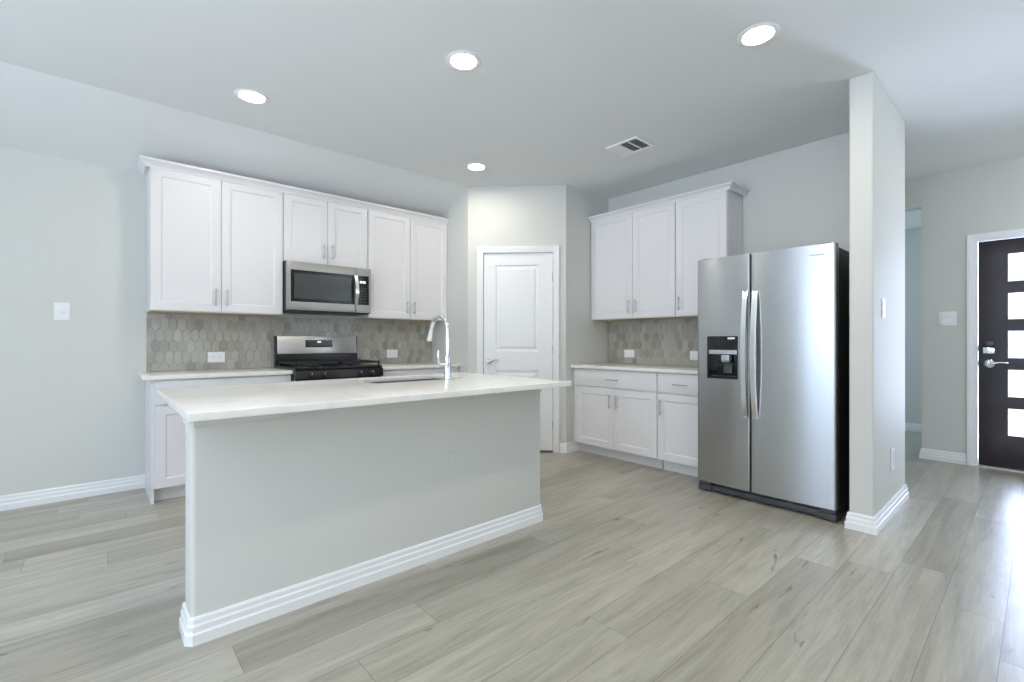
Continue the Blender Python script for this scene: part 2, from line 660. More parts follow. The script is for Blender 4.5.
# front-door wall: door opening, and the wide cased-less opening beside it
DY0, DY1, DZ = -0.545, 0.398, 2.062
b = MB()
b.plate([-3.9, -0.95, DY0, DY1, 0.775, 2.3, 6.4], [0, DZ, 2.452, H], [(2, 0), (4, 0), (4, 1)], XD, XD + 0.14,
        lambda u, v, d: (d, u, v))
struct(b.build('wall_entry', M['wall'], bevel=0.0))
b = MB()
b.box(7.76, 7.86, 0.4, 3.4, 0, 2.60)
b.box(XD + 0.14, 7.86, 3.3, 3.4, 0, 2.60)
b.box(XD + 0.14, 7.86, 0.66, 0.775, 0, 2.60)
struct(b.build('wall_far', M['wall']))
struct(MB().box(XD + 0.14, 7.9, 0.62, 3.4, 2.575, 2.66).build('ceiling_far', M['ceiling']))
struct(MB().box(XW + T, XD + 0.1, 5.2, 5.3, 0, H).build('wall_hall', M['wall']))
# walls outside the picture: left with a wide patio opening, rear with windows
b = MB()
b.plate([-3.9, -3.3, -1.0, -0.55, 2.45, YW + 0.12], [0, 0.10, 0.40, 2.32, H], [(1, 2), (3, 1), (3, 2)], -4.4, -4.28, lambda u, v, d: (d, u, v))  # smaller opening added to let in fill for the entry wall
struct(b.build('wall_left', M['wall']))
b = MB()
b.plate([-4.4, -2.5, -0.45, -0.35, 1.7, 4.5, 5.9, 8.0], [0, 0.5, 0.6, 2.3, 2.4, H], [(1, 2), (3, 2), (5, 1), (5, 2), (5, 3)], -3.9, -3.78,
        lambda u, v, d: (u, d, v))
struct(b.build('wall_front', M['wall']))
b = MB()
b.plate([-0.55, -0.47, 0.90, 1.00, 2.37, 2.45], [0.10, 0.18, 2.24, 2.32], [(1, 1), (3, 1)], -4.24, -4.30, lambda u, v, d: (d, u, v))
struct(b.build('window_1', M['trim']))
b = MB()
b.plate([-3.3, -3.23, -2.18, -2.12, -1.07, -1.0], [0.40, 0.47, 2.25, 2.32], [(1, 1), (3, 1)], -4.24, -4.30, lambda u, v, d: (d, u, v))
struct(b.build('window_4', M['trim']))  # unseen window frame, added with the lamp that brightens the entry wall
for i, (a, c) in enumerate(((-2.5, -0.45), (-0.35, 1.7))):
    b = MB()
    m_ = (a + c) / 2
    b.plate([a, a + 0.06, m_ - 0.03, m_ + 0.03, c - 0.06, c], [0.6, 0.66, 2.24, 2.3], [(1, 1), (3, 1)], -3.76, -3.80, lambda u, v, d: (u, d, v))
    struct(b.build('window_%d' % (i + 2), M['trim']))

# baseboards
BASE = [(0.0, 0.0), (0.0185, 0.0), (0.0185, 0.040), (0.0150, 0.044), (0.0135, 0.047), (0.0135, 0.068), (0.0105, 0.072),
        (0.0090, 0.075), (0.0090, 0.091), (0.0050, 0.099), (0.0, 0.100)]


def baseboard(name, paths, side):
    b = MB()
    for p in paths:
        b.sweep(BASE, p, side)
    return struct(b.build(name, M['trim']))


baseboard('baseboard_back', [[(-4.28, YW), (0.283, YW)]], -1)
baseboard('baseboard_pantry', [[pan(0.951, 0)[:2], (P2.x, P2.y), (3.80, P2.y)],
                               [(P1.x, 4.07), (P1.x, P1.y), pan(0.094, 0)[:2]]], -1)
baseboard('baseboard_stub', [[(3.60, 0.781), (3.442, 0.781), (3.442, YS), (XW + T, YS), (XW + T, 5.2)]], -1)
baseboard('baseboard_entry', [[(XD, 0.463), (XD, 0.775), (XD + 0.14, 0.775)], ], 1)
baseboard('baseboard_far', [[(7.76, 0.775), (7.76, 3.3)]], 1)

# ------------------------------------------------------------------ pantry door and casing
ANG = math.atan2(du.y, du.x)
pd_ = thing('door_1', 'white two-panel pantry door with lever handle in the diagonal corner wall', 'door', (P1.x, P1.y, 0), ANG)
struct(pd_)
# local frame of the door: x along the wall, y into the pantry
SL, SR, SB, ST = 0.163, 0.877, 0.016, 2.052
DF = 0.016       # face of the slab behind the wall face


def panel_door(mb, x0, x1, z0, z1, panels, yf, yb):
    xs = sorted({x0, x1} | {p[0] for p in panels} | {p[1] for p in panels})
    zs = sorted({z0, z1} | {p[2] for p in panels} | {p[3] for p in panels})
    holes = set()
    for p in panels:
        i0, i1 = xs.index(p[0]), xs.index(p[1])
        j0, j1 = zs.index(p[2]), zs.index(p[3])
        holes |= {(i, j) for i in range(i0, i1) for j in range(j0, j1)}
    for i in range(len(xs) - 1):
        for j in range(len(zs) - 1):
            if (i, j) not in holes:
                mb.quad((xs[i], yf, zs[j]), (xs[i + 1], yf, zs[j]), (xs[i + 1], yf, zs[j + 1]), (xs[i], yf, zs[j + 1]))
    for (a, c, e, g) in panels:
        # sticking, flat, then the raised field
        rings = [(0, 0), (0.010, 0.010), (0.030, 0.010), (0.048, 0.003)]
        for k in range(len(rings) - 1):
            (i0, d0), (i1, d1) = rings[k], rings[k + 1]
            q0 = [(a + i0, yf + d0, e + i0), (c - i0, yf + d0, e + i0), (c - i0, yf + d0, g - i0), (a + i0, yf + d0, g - i0)]
            q1 = [(a + i1, yf + d1, e + i1), (c - i1, yf + d1, e + i1), (c - i1, yf + d1, g - i1), (a + i1, yf + d1, g - i1)]
            for t in range(4):
                u = (t + 1) % 4
                mb.quad(q0[t], q0[u], q1[u], q1[t])
        i1, d1 = rings[-1]
        mb.quad((a + i1, yf + d1, e + i1), (c - i1, yf + d1, e + i1), (c - i1, yf + d1, g - i1), (a + i1, yf + d1, g - i1))
    mb.quad((x0, yf, z0), (x0, yb, z0), (x0, yb, z1), (x0, yf, z1))
    mb.quad((x1, yf, z0), (x1, yf, z1), (x1, yb, z1), (x1, yb, z0))
    mb.quad((x0, yf, z0), (x1, yf, z0), (x1, yb, z0), (x0, yb, z0))
    mb.quad((x0, yf, z1), (x0, yb, z1), (x1, yb, z1), (x1, yf, z1))
    mb.quad((x0, yb, z0), (x1, yb, z0), (x1, yb, z1), (x0, yb, z1))


b = MB()
panel_door(b, SL, SR, SB, ST, [(SL + 0.125, SR - 0.145, 1.035, 1.930), (SL + 0.125, SR - 0.145, 0.215, 0.838)], DF, DF + 0.035)
slab = b.build('slab', M['trim'], pd_)
b = MB()
b.lathe([(0.031, DF - 0.009), (0.031, DF - 0.004), (0.027, DF)], (0.216, 0, 0.925), 28, 'y')
b.tube([(0.216, DF - 0.004, 0.925), (0.216, DF - 0.048, 0.925)], 0.010, 14)
b.tube([(0.210, DF - 0.046, 0.925), (0.235, DF - 0.050, 0.929), (0.262, DF - 0.050, 0.941), (0.292, DF - 0.048, 0.950), (0.322, DF - 0.046, 0.949)],
       [0.0105, 0.010, 0.0085, 0.0075, 0.006], 12)
tag_ = b.build('lever_handle', M['nickel'], slab, smooth=True)
MB().box(SL - 0.010, SL + 0.002, DF - 0.003, DF + 0.012, 0.885, 0.965).build('strike_plate', M['nickel'], pd_)
for z in (0.28, 1.05, 1.80):
    b = MB()
    b.cyl((SR + 0.004, DF - 0.006, z - 0.045), (SR + 0.004, DF - 0.006, z + 0.045), 0.0052, n=12)
    b.box(SR - 0.004, SR + 0.004, DF - 0.002, DF + 0.001, z - 0.042, z + 0.042)
    b.build('hinge', M['nickel'], pd_)
# jamb fills the opening edge; casing lies on the wall face
b = MB()
b.box(S0 + 0.0015, SL - 0.004, 0.0, T, 0.0, ZD - 0.002)
b.box(SR + 0.004, S1 - 0.0015, 0.0, T, 0.0, ZD - 0.002)
b.box(S0 + 0.0015, S1 - 0.0015, 0.0, T, ST + 0.003, ZD - 0.002)
b.build('jamb', M['trim'], pd_)


def casing(mb, x0, x1, zt, wid, y=0.0):
    """stepped casing round an opening x0..x1 up to zt in the local wall frame (y = wall face, room at -y)"""
    for o0, o1, th in ((0.0, wid * 0.34, 0.009), (wid * 0.34, wid * 0.66, 0.013), (wid * 0.66, wid, 0.018)):
        mb.box(x0 - o1, x0 - o0, y - th, y, 0, zt + o1)
        mb.box(x1 + o0, x1 + o1, y - th, y, 0, zt + o1)
        mb.box(x0 - o0, x1 + o0, y - th, y, zt + o0, zt + o1)


tr = thing('trim_1', 'white stepped casing around the pantry door', 'trim', (P1.x, P1.y, 0), ANG)
struct(tr)
b = MB()
casing(b, SL - 0.006, SR + 0.006, ST + 0.006, 0.060)
b.build('casing', M['trim'], tr)

# ------------------------------------------------------------------ front door
fd = thing('door_2', 'dark espresso front door with a column of five bright rectangular glass lites', 'door', (XD, DY1, 0), -PI / 2)
struct(fd)
# local: x runs from the latch side (Y=0.385) to the right of the picture, y into the wall
X0, X1 = 0.013, 0.927
LZ = [(0.305, 0.543), (0.649, 0.887), (0.993, 1.231), (1.336, 1.566), (1.671, 1.914)]
lx0, lx1 = DY1 - 0.197, X1 - 0.188
zs = [0.014]
for a, c in LZ:
    zs += [a, c]
zs.append(2.047)
b = MB()
b.plate([X0, lx0, lx1, X1], zs, [(1, 1 + 2 * k) for k in range(5)], 0.028, 0.072, lambda u, v, d: (u, d, v))
dslab = b.build('slab', M['espresso'], fd, bevel=0.003)
for a, c in LZ:
    MB().box(lx0 - 0.001, lx1 + 0.001, 0.046, 0.052, a - 0.001, c + 0.001).build('glass_lite', M['glass'], dslab)
b = MB()
b.box(0.047, 0.115, 0.004, 0.028, 1.085, 1.150)
b.build('keypad_lock', M['black'], fd, bevel=0.006)
b = MB()
b.box(0.044, 0.118, 0.000, 0.028, 1.030, 1.084)
b.lathe([(0.012, -0.012), (0.012, 0.002)], (0.081, 0, 1.057), 18, 'y')
b.build('deadbolt_turn', M['chrome'], fd, bevel=0.004)
b = MB()
b.lathe([(0.030, 0.010), (0.036, 0.014), (0.038, 0.028)], (0.084, 0, 0.938), 28, 'y')
b.tube([(0.084, 0.014, 0.938), (0.084, -0.030, 0.938)], 0.011, 14)
b.tube([(0.078, -0.028, 0.938), (0.11, -0.034, 0.942), (0.15, -0.032, 0.952), (0.19, -0.030, 0.950), (0.205, -0.029, 0.946)],
       [0.011, 0.0105, 0.009, 0.0075, 0.006], 12)
b.build('lever_handle', M['chrome'], fd, smooth=True)
for z in (0.938, 1.075):
    MB().box(0.004, 0.016, 0.020, 0.05, z - 0.022, z + 0.022).build('latch_plate', M['black'], fd)
b = MB()
b.box(0.0015, X0 - 0.003, 0.0, 0.138, 0.0, DZ - 0.002)
b.box(X1 + 0.003, DY1 - DY0 - 0.0015, 0.0, 0.138, 0.0, DZ - 0.002)
b.box(0.0015, DY1 - DY0 - 0.0015, 0.0, 0.138, 2.051, DZ - 0.002)
b.build('jamb', M['trim'], fd)
MB().box(0.0105, DY1 - DY0 - 0.0105, -0.012, 0.12, 0.0, 0.012).build('threshold', M['alu'], fd)
tr = thing('trim_2', 'white casing around the dark front door', 'trim', (XD, DY1, 0), -PI / 2)
struct(tr)
b = MB()
casing(b, 0.006, DY1 - DY0 - 0.006, DZ - 0.012, 0.066)
b.build('casing', M['trim'], tr)


# ------------------------------------------------------------------ cabinets (local: x along the front, y back from the face frame, z up)
def shaker(x0, x1, z0, z1, th=0.020, rail=0.062):
    mb = MB()
    yf = -th
    r = [(0.0, yf + 0.0015), (0.0015, yf), (rail, yf), (rail + 0.009, yf + 0.0065)]
    for k in range(len(r) - 1):
        (i0, d0), (i1, d1) = r[k], r[k + 1]
        q0 = [(x0 + i0, d0, z0 + i0), (x1 - i0, d0, z0 + i0), (x1 - i0, d0, z1 - i0), (x0 + i0, d0, z1 - i0)]
        q1 = [(x0 + i1, d1, z0 + i1), (x1 - i1, d1, z0 + i1), (x1 - i1, d1, z1 - i1), (x0 + i1, d1, z1 - i1)]
        for t in range(4):
            u = (t + 1) % 4
            mb.quad(q0[t], q0[u], q1[u], q1[t])
    i1, d1 = r[-1]
    mb.quad((x0 + i1, d1, z0 + i1), (x1 - i1, d1, z0 + i1), (x1 - i1, d1, z1 - i1), (x0 + i1, d1, z1 - i1))
    yb = -0.001
    d0 = yf + 0.0015
    mb.quad((x0, d0, z0), (x0, yb, z0), (x0, yb, z1), (x0, d0, z1))
    mb.quad((x1, d0, z0), (x1, d0, z1), (x1, yb, z1), (x1, yb, z0))
    mb.quad((x0, d0, z0), (x1, d0, z0), (x1, yb, z0), (x0, yb, z0))
    mb.quad((x0, d0, z1), (x0, yb, z1), (x1, yb, z1), (x1, d0, z1))
    mb.quad((x0, yb, z0), (x1, yb, z0), (x1, yb, z1), (x0, yb, z1))
    return mb


def pull_mesh():
    mb = MB()
    mb.tube([(0, -0.030, -0.066), (0, -0.030, 0.066)], 0.0052, 14)
    for z in (-0.048, 0.048):
        mb.tube([(0, 0.0, z), (0, -0.030, z)], 0.0042, 12)
    return mb


PULL = None


def pull(parent, x, z, horizontal=False):
    global PULL
    if PULL is None:
        PULL = pull_mesh().build('handle', M['nickel'], parent, smooth=True)
        o = PULL
    else:
        o = PULL.copy()
        C.objects.link(o)
        o.parent = parent
    o.location = (x, -0.020, z)
    o.rotation_euler = (0, PI / 2, 0) if horizontal else (0, 0, 0)
    return o


def upper_cabinet(label, loc, rz, width, depth, z0, z1, doors, left_side=0.0, name='wall_cabinet', group=None):
    """doors: list of (x0, x1, handle side or None)"""
    t = thing(name, label, 'cabinet', loc, rz, group)
    b = MB()
    b.box(0, width, 0, depth, z0 + 0.0, z1)
    b.build('body', M['cab'], t, bevel=0.0015, seg=1)
    MB().box(0.002, width - 0.002, 0.016, depth - 0.002, z0 - 0.004, z0 - 0.0003).build('bottom_panel', M['raw'], t)
    for (a, c, hs) in doors:
        d = shaker(a, c, z0 + 0.004, z1 - 0.003).build('door', M['cab'], t)
        if hs:
            pull(d, (c - 0.037) if hs == 'r' else (a + 0.037), z0 + 0.118)
    return t


ZU0, ZU1 = 1.368, 2.432
GAP = 0.0022
# along the range wall; face frames at Y=4.353, door faces at 4.333
FY = 4.353
upper_cabinet('tall white wall cabinet at the far left end, above the left counter', (0.292, FY, 0), 0, 0.912, YW - FY - 0.004, ZU0, ZU1,
              [(0.005, 0.452 - GAP, 'r'), (0.452 + GAP, 0.908, 'l')])
upper_cabinet('short white two-door wall cabinet directly above the microwave', (1.2055, FY, 0), 0, 0.765, YW - FY - 0.004, 1.834, ZU1,
              [(0.004, 0.3775 - GAP, 'r'), (0.3775 + GAP, 0.761, 'l')])
upper_cabinet('tall white wall cabinet between the microwave and the pantry wall', (1.972, FY, 0), 0, 0.9155, YW - FY - 0.004, ZU0, ZU1,
              [(0.004, 0.460 - GAP, 'r'), (0.460 + GAP, 0.912, 'l')])
FX = 4.005
upper_cabinet('white two-door wall cabinet on the right wall, nearest the pantry', (FX, 3.2245, 0), -PI / 2, 0.9885, XW - FX - 0.004, ZU0, ZU1,
              [(0.010, 0.5295 - GAP, 'r'), (0.5295 + GAP, 0.985, 'l')])
upper_cabinet('white single-door wall cabinet behind the refrigerator top, right end of the row', (FX, 2.2345, 0), -PI / 2, 0.4725, XW - FX - 0.004, ZU0, ZU1,
              [(0.004, 0.468, 'l')])

# crown mouldings
b = MB()
b.sweep([(0.0, 2.4335), (0.0225, 2.4335), (0.0225, 2.418), (0.026, 2.418), (0.030, 2.432), (0.040, 2.446), (0.053, 2.457), (0.060, 2.462), (0.060, 2.478), (0.0, 2.478)],
        [(0.292, YW - 0.075), (0.292, FY), (2.886, FY)], -1)
tag(b.build('crown_molding', M['cab']), 'white crown molding along the top of the cabinets over the range', 'molding')
b = MB()
b.sweep([(0.0, 2.4335), (0.0225, 2.4335), (0.0225, 2.418), (0.026, 2.418), (0.030, 2.432), (0.040, 2.446), (0.053, 2.452), (0.060, 2.456), (0.060, 2.469), (0.0, 2.469)],
        [(FX, 3.2235), (FX, 1.762), (XW - 0.003, 1.762)], -1)
tag(b.build('crown_molding', M['cab']), 'white crown molding along the cabinets on the right wall beside the refrigerator', 'molding')

ZC0, ZC1 = 0.870, 0.900      # worktop


def base_cabinet(label, loc, rz, width, depth, doors, drawers, left_panel=False, filler=0.0):
    t = thing('base_cabinet', label, 'cabinet', loc, rz)
    b = MB()
    b.box(0, width, 0, depth, 0.102, ZC0 - 0.001)
    b.build('body', M['cab'], t, bevel=0.0015, seg=1)
    MB().box(0.0205 if left_panel else 0.012, width, 0.070, depth, 0.0, 0.1015).build('toe_kick', M['cab'], t)
    if left_panel:
        MB().box(0.0, 0.018, 0.0, depth, 0.0, 0.1015).build('end_panel', M['cab'], t)
    for (a, c) in drawers:
        mb = MB().box(a, c, -0.020, -0.001, 0.694, 0.862)
        d = mb.build('drawer', M['cab'], t, bevel=0.002)
        pull(d, (a + c) / 2, 0.771, True)
    for (a, c, hs) in doors:
        d = shaker(a, c, 0.106, 0.684).build('door', M['cab'], t)
        pull(d, (c - 0.037) if hs == 'r' else (a + 0.037), 0.564)
    return t


BY = 4.122
base_cabinet('white base cabinet left of the range, under the left end of the tiled wall', (0.283, BY, 0), 0, 0.922, YW - BY - 0.004,
             [(0.020, 0.470 - GAP, 'r'), (0.470 + GAP, 0.918, 'l')], [(0.020, 0.918)], left_panel=True)
base_cabinet('white base cabinet right of the range, half hidden behind the island sink', (1.975, BY, 0), 0, 0.9105, YW - BY - 0.004,
             [(0.004, 0.455 - GAP, 'r'), (0.455 + GAP, 0.895, 'l')], [(0.004, 0.895)])
BX = 3.710
base_cabinet('wide white base cabinet with two doors under one long drawer, beside the pantry wall', (BX, 3.2245, 0), -PI / 2, 0.9805, XW - BX - 0.004,
             [(0.046, 0.5225 - GAP, 'r'), (0.5225 + GAP, 0.9775, 'l')], [(0.046, 0.9775)])
base_cabinet('narrow white base cabinet with one door and one drawer, next to the refrigerator', (BX, 2.243, 0), -PI / 2, 0.455, XW - BX - 0.004,
             [(0.004, 0.451, 'l')], [(0.004, 0.451)])

# worktops
tag(MB().box(0.240, 1.2075, 4.078, YW - 0.003, ZC0, ZC1).build('countertop', M['quartz'], bevel=0.003),
    'white quartz countertop left of the range', 'countertop')
tag(MB().box(1.9735, 2.8870, 4.078, YW - 0.003, ZC0, ZC1).build('countertop', M['quartz'], bevel=0.003),
    'white quartz countertop between the range and the pantry wall', 'countertop')
tag(MB().box(3.664, XW - 0.003, 1.786, 3.2245, ZC0, ZC1).build('countertop', M['quartz'], bevel=0.003),
    'white quartz countertop on the right wall beside the refrigerator', 'countertop')


# ------------------------------------------------------------------ picket tile backsplashes
def clip(poly, u0, u1, v0, v1):
    for ax, lim, sgn in ((0, u0, 1), (0, u1, -1), (1, v0, 1), (1, v1, -1)):
        out = []
        for k in range(len(poly)):
            p, q = poly[k], poly[(k + 1) % len(poly)]
            a, c = (p[ax] - lim) * sgn, (q[ax] - lim) * sgn
            if a >= 0:
                out.append(p)
            if (a >= 0) != (c >= 0):
                t = a / (a - c)
                out.append((p[0] + (q[0] - p[0]) * t, p[1] + (q[1] - p[1]) * t))
        poly = out
        if len(poly) < 3:
            return []
    return poly


def backsplash(label, u0, u1, v0, v1, place):
    tw, hgt, pt, gr = 0.0575, 0.117, 0.029, 0.0032
    pitch = hgt - pt
    me = bpy.data.meshes.new('tile_backsplash')
    bm = bmesh.new()
    lay = bm.loops.layers.float_color.new('tone')
    g = [bm.verts.new(place(*p)) for p in ((u0, v0, 0.003), (u1, v0, 0.003), (u1, v1, 0.003), (u0, v1, 0.003),
                                           (u0, v0, 0.0), (u1, v0, 0.0), (u1, v1, 0.0), (u0, v1, 0.0))]
    for q in ((0, 1, 2, 3), (7, 6, 5, 4), (0, 4, 5, 1), (1, 5, 6, 2), (2, 6, 7, 3), (3, 7, 4, 0)):
        f = bm.faces.new([g[k] for k in q])
        f.material_index = 1
    r0 = 0
    v = v0 + 0.022
    rows = []
    while v < v1 + hgt:
        rows.append(v)
        v += pitch
    for r, vc in enumerate(rows):
        x = u0 - tw + (tw / 2 if r % 2 else 0)
        while x < u1 + tw:
            a, hh, pp = tw / 2 - gr / 2, hgt / 2 - gr * 0.6, pt
            hexa = [(x - a, vc - hh + pp), (x, vc - hh), (x + a, vc - hh + pp), (x + a, vc + hh - pp), (x, vc + hh), (x - a, vc + hh - pp)]
            tone = min(1, max(0, random.gauss(0.5, 0.24)))
            if random.random() < 0.13:
                tone = random.uniform(0.0, 0.15)
            po = clip(hexa, u0 + 0.0008, u1 - 0.0008, v0 + 0.0008, v1 - 0.0008)
            if len(po) >= 3:
                cu = sum(p[0] for p in po) / len(po)
                cv = sum(p[1] for p in po) / len(po)
                # slight hand-made tilt of every glazed face
                tu, tv = random.gauss(0, 0.012), random.gauss(0, 0.012)
                inn = []
                for p in po:
                    dx, dz = cu - p[0], cv - p[1]
                    L = math.hypot(dx, dz) or 1
                    k = min(0.0022, L * 0.3)
                    inn.append((p[0] + dx / L * k, p[1] + dz / L * k))
                lo = [bm.verts.new(place(p[0], p[1], 0.0031)) for p in po]
                mi = [bm.verts.new(place(p[0], p[1], 0.0062)) for p in po]
                hi = [bm.verts.new(place(p[0], p[1], 0.0076 + (p[0] - cu) * tu + (p[1] - cv) * tv)) for p in inn]
                fs = [bm.faces.new(hi)]
                for k in range(len(po)):
                    j = (k + 1) % len(po)
                    fs.append(bm.faces.new((lo[k], lo[j], mi[j], mi[k])))
                    fs.append(bm.faces.new((mi[k], mi[j], hi[j], hi[k])))
                for f in fs:
                    for lp in f.loops:
                        lp[lay] = (tone, tone, tone, 1)
            x += tw
    bmesh.ops.recalc_face_normals(bm, faces=bm.faces)
    bm.to_mesh(me)
    bm.free()
    me.materials.append(M['tile'])
    me.materials.append(M['grout'])
    o = bpy.data.objects.new('tile_backsplash', me)
    C.objects.link(o)
    return tag(o, label, 'backsplash')


backsplash('grey glazed picket tile backsplash on the wall behind the range', 0.292, 2.8875, ZC1 + 0.0005, 1.362,
           lambda u, v, d: (u, YW - 0.0005 - d, v))
backsplash('grey glazed picket tile backsplash on the right wall beside the refrigerator', -3.2255, -1.79, ZC1 + 0.0005, 1.362,
           lambda u, v, d: (XW - 0.0005 - d, -u, v))


# ------------------------------------------------------------------ island
isl = thing('kitchen_island', 'long white-topped island with a grey half wall and white baseboard in front', 'island', (1.19, 2.4, 0))
KX0, KX1, KY0, KY1 = 0.264, 2.125, 2.117, 2.270


def rrect(x0, x1, y0, y1, r, n=5):
    pts = []
    for cx, cy, a0 in ((x1 - r, y0 + r, -90), (x1 - r, y1 - r, 0), (x0 + r, y1 - r, 90), (x0 + r, y0 + r, 180)):
        for k in range(n + 1):
            a = math.radians(a0 + 90 * k / n)
            pts.append((cx + r * math.cos(a), cy + r * math.sin(a)))
    return pts


MB().prism(rrect(KX0, KX1, KY0, KY1, 0.020, 6), 0, ZC0 - 0.001, 'z').build('half_wall', M['wall'], isl, smooth=True, world=True)
chf = 0.012
path = [(KX0, KY1), (KX0, KY0 + chf), (KX0 + chf, KY0), (KX1 - chf, KY0), (KX1, KY0 + chf), (KX1, KY1)]
MB().sweep(BASE, path, -1).build('baseboard', M['trim'], isl, world=True)
TOPT = [(0.0, 0.818), (0.006, 0.818), (0.008, 0.826), (0.008, 0.834), (0.014, 0.842), (0.020, 0.852), (0.020, 0.8685), (0.0, 0.8685)]
MB().sweep(TOPT, path, -1).build('top_trim', M['wall'], isl, world=True)
b = MB()
IX0, IX1, IY1 = 0.365, 2.060, 2.952
b.box(IX0, IX0 + 0.018, KY1 + 0.001, IY1, 0.0, ZC0 - 0.001)
b.box(IX1 - 0.018, IX1, KY1 + 0.001, IY1, 0.0, ZC0 - 0.001)
b.box(IX0 + 0.018, IX1 - 0.018, IY1 - 0.018, IY1, 0.102, ZC0 - 0.001)
b.box(IX0 + 0.018, IX1 - 0.018, KY1 + 0.001, IY1 - 0.018, 0.102, 0.120)
b.box(IX0 + 0.018, IX1 - 0.018, IY1 - 0.09, IY1 - 0.075, 0.0, 0.102)
b.build('cabinet_body', M['cab'], isl, world=True)
nd = 4
wd = (IX1 - IX0) / nd
for k in range(nd):
    mb = shaker(-(IX0 + (k + 1) * wd - 0.003), -(IX0 + k * wd + 0.003), 0.106, 0.862)
    mb.v = [(-x, IY1 - y, z) for x, y, z in mb.v]
    d = mb.build('door', M['cab'], isl, world=True)
    hx = IX0 + (k + 1) * wd - 0.04 if k % 2 == 0 else IX0 + k * wd + 0.04
    hm = MB()
    hm.tube([(hx, IY1 + 0.050, 0.68), (hx, IY1 + 0.050, 0.81)], 0.0052, 14)
    for z in (0.697, 0.793):
        hm.tube([(hx, IY1 + 0.020, z), (hx, IY1 + 0.050, z)], 0.0042, 12)
    hm.build('handle', M['nickel'], d, world=True, smooth=True)

# island worktop with the sink cut out
SX0, SX1, SY0, SY1 = 1.19, 1.84, 2.500, 2.905
b = MB()
b.plate([0.227, SX0, SX1, 2.137], [1.873, SY0, SY1, 2.975], [(1, 1)], ZC0, ZC1, lambda u, v, d: (u, v, d))
tag(b.build('countertop', M['quartz'], bevel=0.0035, seg=3), 'large glossy white quartz countertop on the island', 'countertop')

snk = thing('sink', 'undermount stainless sink set into the island countertop', 'sink', (1.515, 2.70, ZC0 - 0.23))
b = MB()
zt, zb = ZC0 - 0.001, ZC0 - 0.22
i_, o_ = 0.004, 0.016
xi0, xi1, yi0, yi1 = SX0 + 0.0, SX1 - 0.0, SY0 + 0.0, SY1 - 0.0
b.plate([xi0 - o_, xi0, xi1, xi1 + o_], [yi0 - o_, yi0, yi1, yi1 + o_], [(1, 1)], zb, zt, lambda u, v, d: (u, v, d))
b.box(xi0, xi1, yi0, yi1, zb - 0.004, zb + 0.004)
b.build('basin', M['sinksteel'], snk, world=True)
b = MB()
b.lathe([(0.045, zb + 0.0045), (0.045, zb + 0.008), (0.036, zb + 0.008), (0.030, zb + 0.005)], (1.515, 2.70, 0), 28)
b.build('drain', M['chrome'], snk, world=True, smooth=True)

fc = thing('faucet', 'tall chrome gooseneck pull-down faucet standing on the island countertop', 'faucet', (1.618, 2.425, ZC1))
fx, fy = 1.618, 2.425
MB().lathe([(0.027, ZC1 + 0.0002), (0.027, ZC1 + 0.006), (0.0225, ZC1 + 0.009), (0.0225, ZC1 + 0.142), (0.020, ZC1 + 0.147), (0.0155, ZC1 + 0.149)], (fx, fy, 0), 32
           ).build('base', M['chrome'], fc, world=True, smooth=True)
R_ = 0.092
pts = [(fx, fy, ZC1 + 0.148), (fx, fy, 1.15), (fx, fy, 1.208)]
for k in range(1, 15):
    a = PI - PI * k / 14 * 0.93
    pts.append((fx, fy + R_ + R_ * math.cos(a), 1.208 + R_ * math.sin(a)))
MB().tube(pts, 0.0135, 20).build('spout', M['chrome'], fc, world=True, smooth=True)
e0, e1 = Vector(pts[-1]), Vector(pts[-2])
dd = (e0 - e1).normalized()
dd = (dd + Vector((0, 0.06, 0))).normalized()
q = [e0 + dd * t for t in (0.0005, 0.012, 0.030, 0.066, 0.088)]
MB().tube([tuple(p) for p in q], [0.0136, 0.0145, 0.016, 0.0195, 0.0190], 20).build('spray_head', M['chrome'], fc, world=True, smooth=True)
b = MB()
b.tube([(fx - 0.022, fy, 1.002), (fx - 0.062, fy, 1.002)], 0.0145, 18)
b.tube([(fx - 0.060, fy, 1.000), (fx - 0.066, fy, 1.02), (fx - 0.068, fy, 1.060), (fx - 0.066, fy, 1.085)], [0.0065, 0.006, 0.0055, 0.005], 12)
b.build('lever', M['chrome'], fc, world=True, smooth=True)

# ------------------------------------------------------------------ range (local: x along the front, y back, z up)
rg = thing('gas_range', 'black gas range with a stainless backguard between the two counters', 'range', (1.2090, 4.020, 0))
RW, RD = 0.7600, 0.612
b = MB()
b.box(0.0, RW, 0.030, RD, 0.06, 0.905)
b.box(0.03, RW - 0.03, 0.08, RD - 0.03, 0.0, 0.06)
b.build('body', M['charcoal'], rg, bevel=0.003)
b = MB()
b.box(-0.0, RW, 0.004, RD - 0.06, 0.9055, 0.922)
b.build('cooktop', M['black'], rg, bevel=0.005, seg=3)
for (bx_, by_) in ((0.19, 0.155), (0.57, 0.155), (0.19, 0.410), (0.57, 0.410)):
    b = MB()
    b.lathe([(0.050, 0.9222), (0.050, 0.930), (0.040, 0.936), (0.034, 0.936), (0.034, 0.944), (0.0, 0.946)], (bx_, by_, 0), 24)
    b.build('burner', M['iron'], rg, smooth=True)
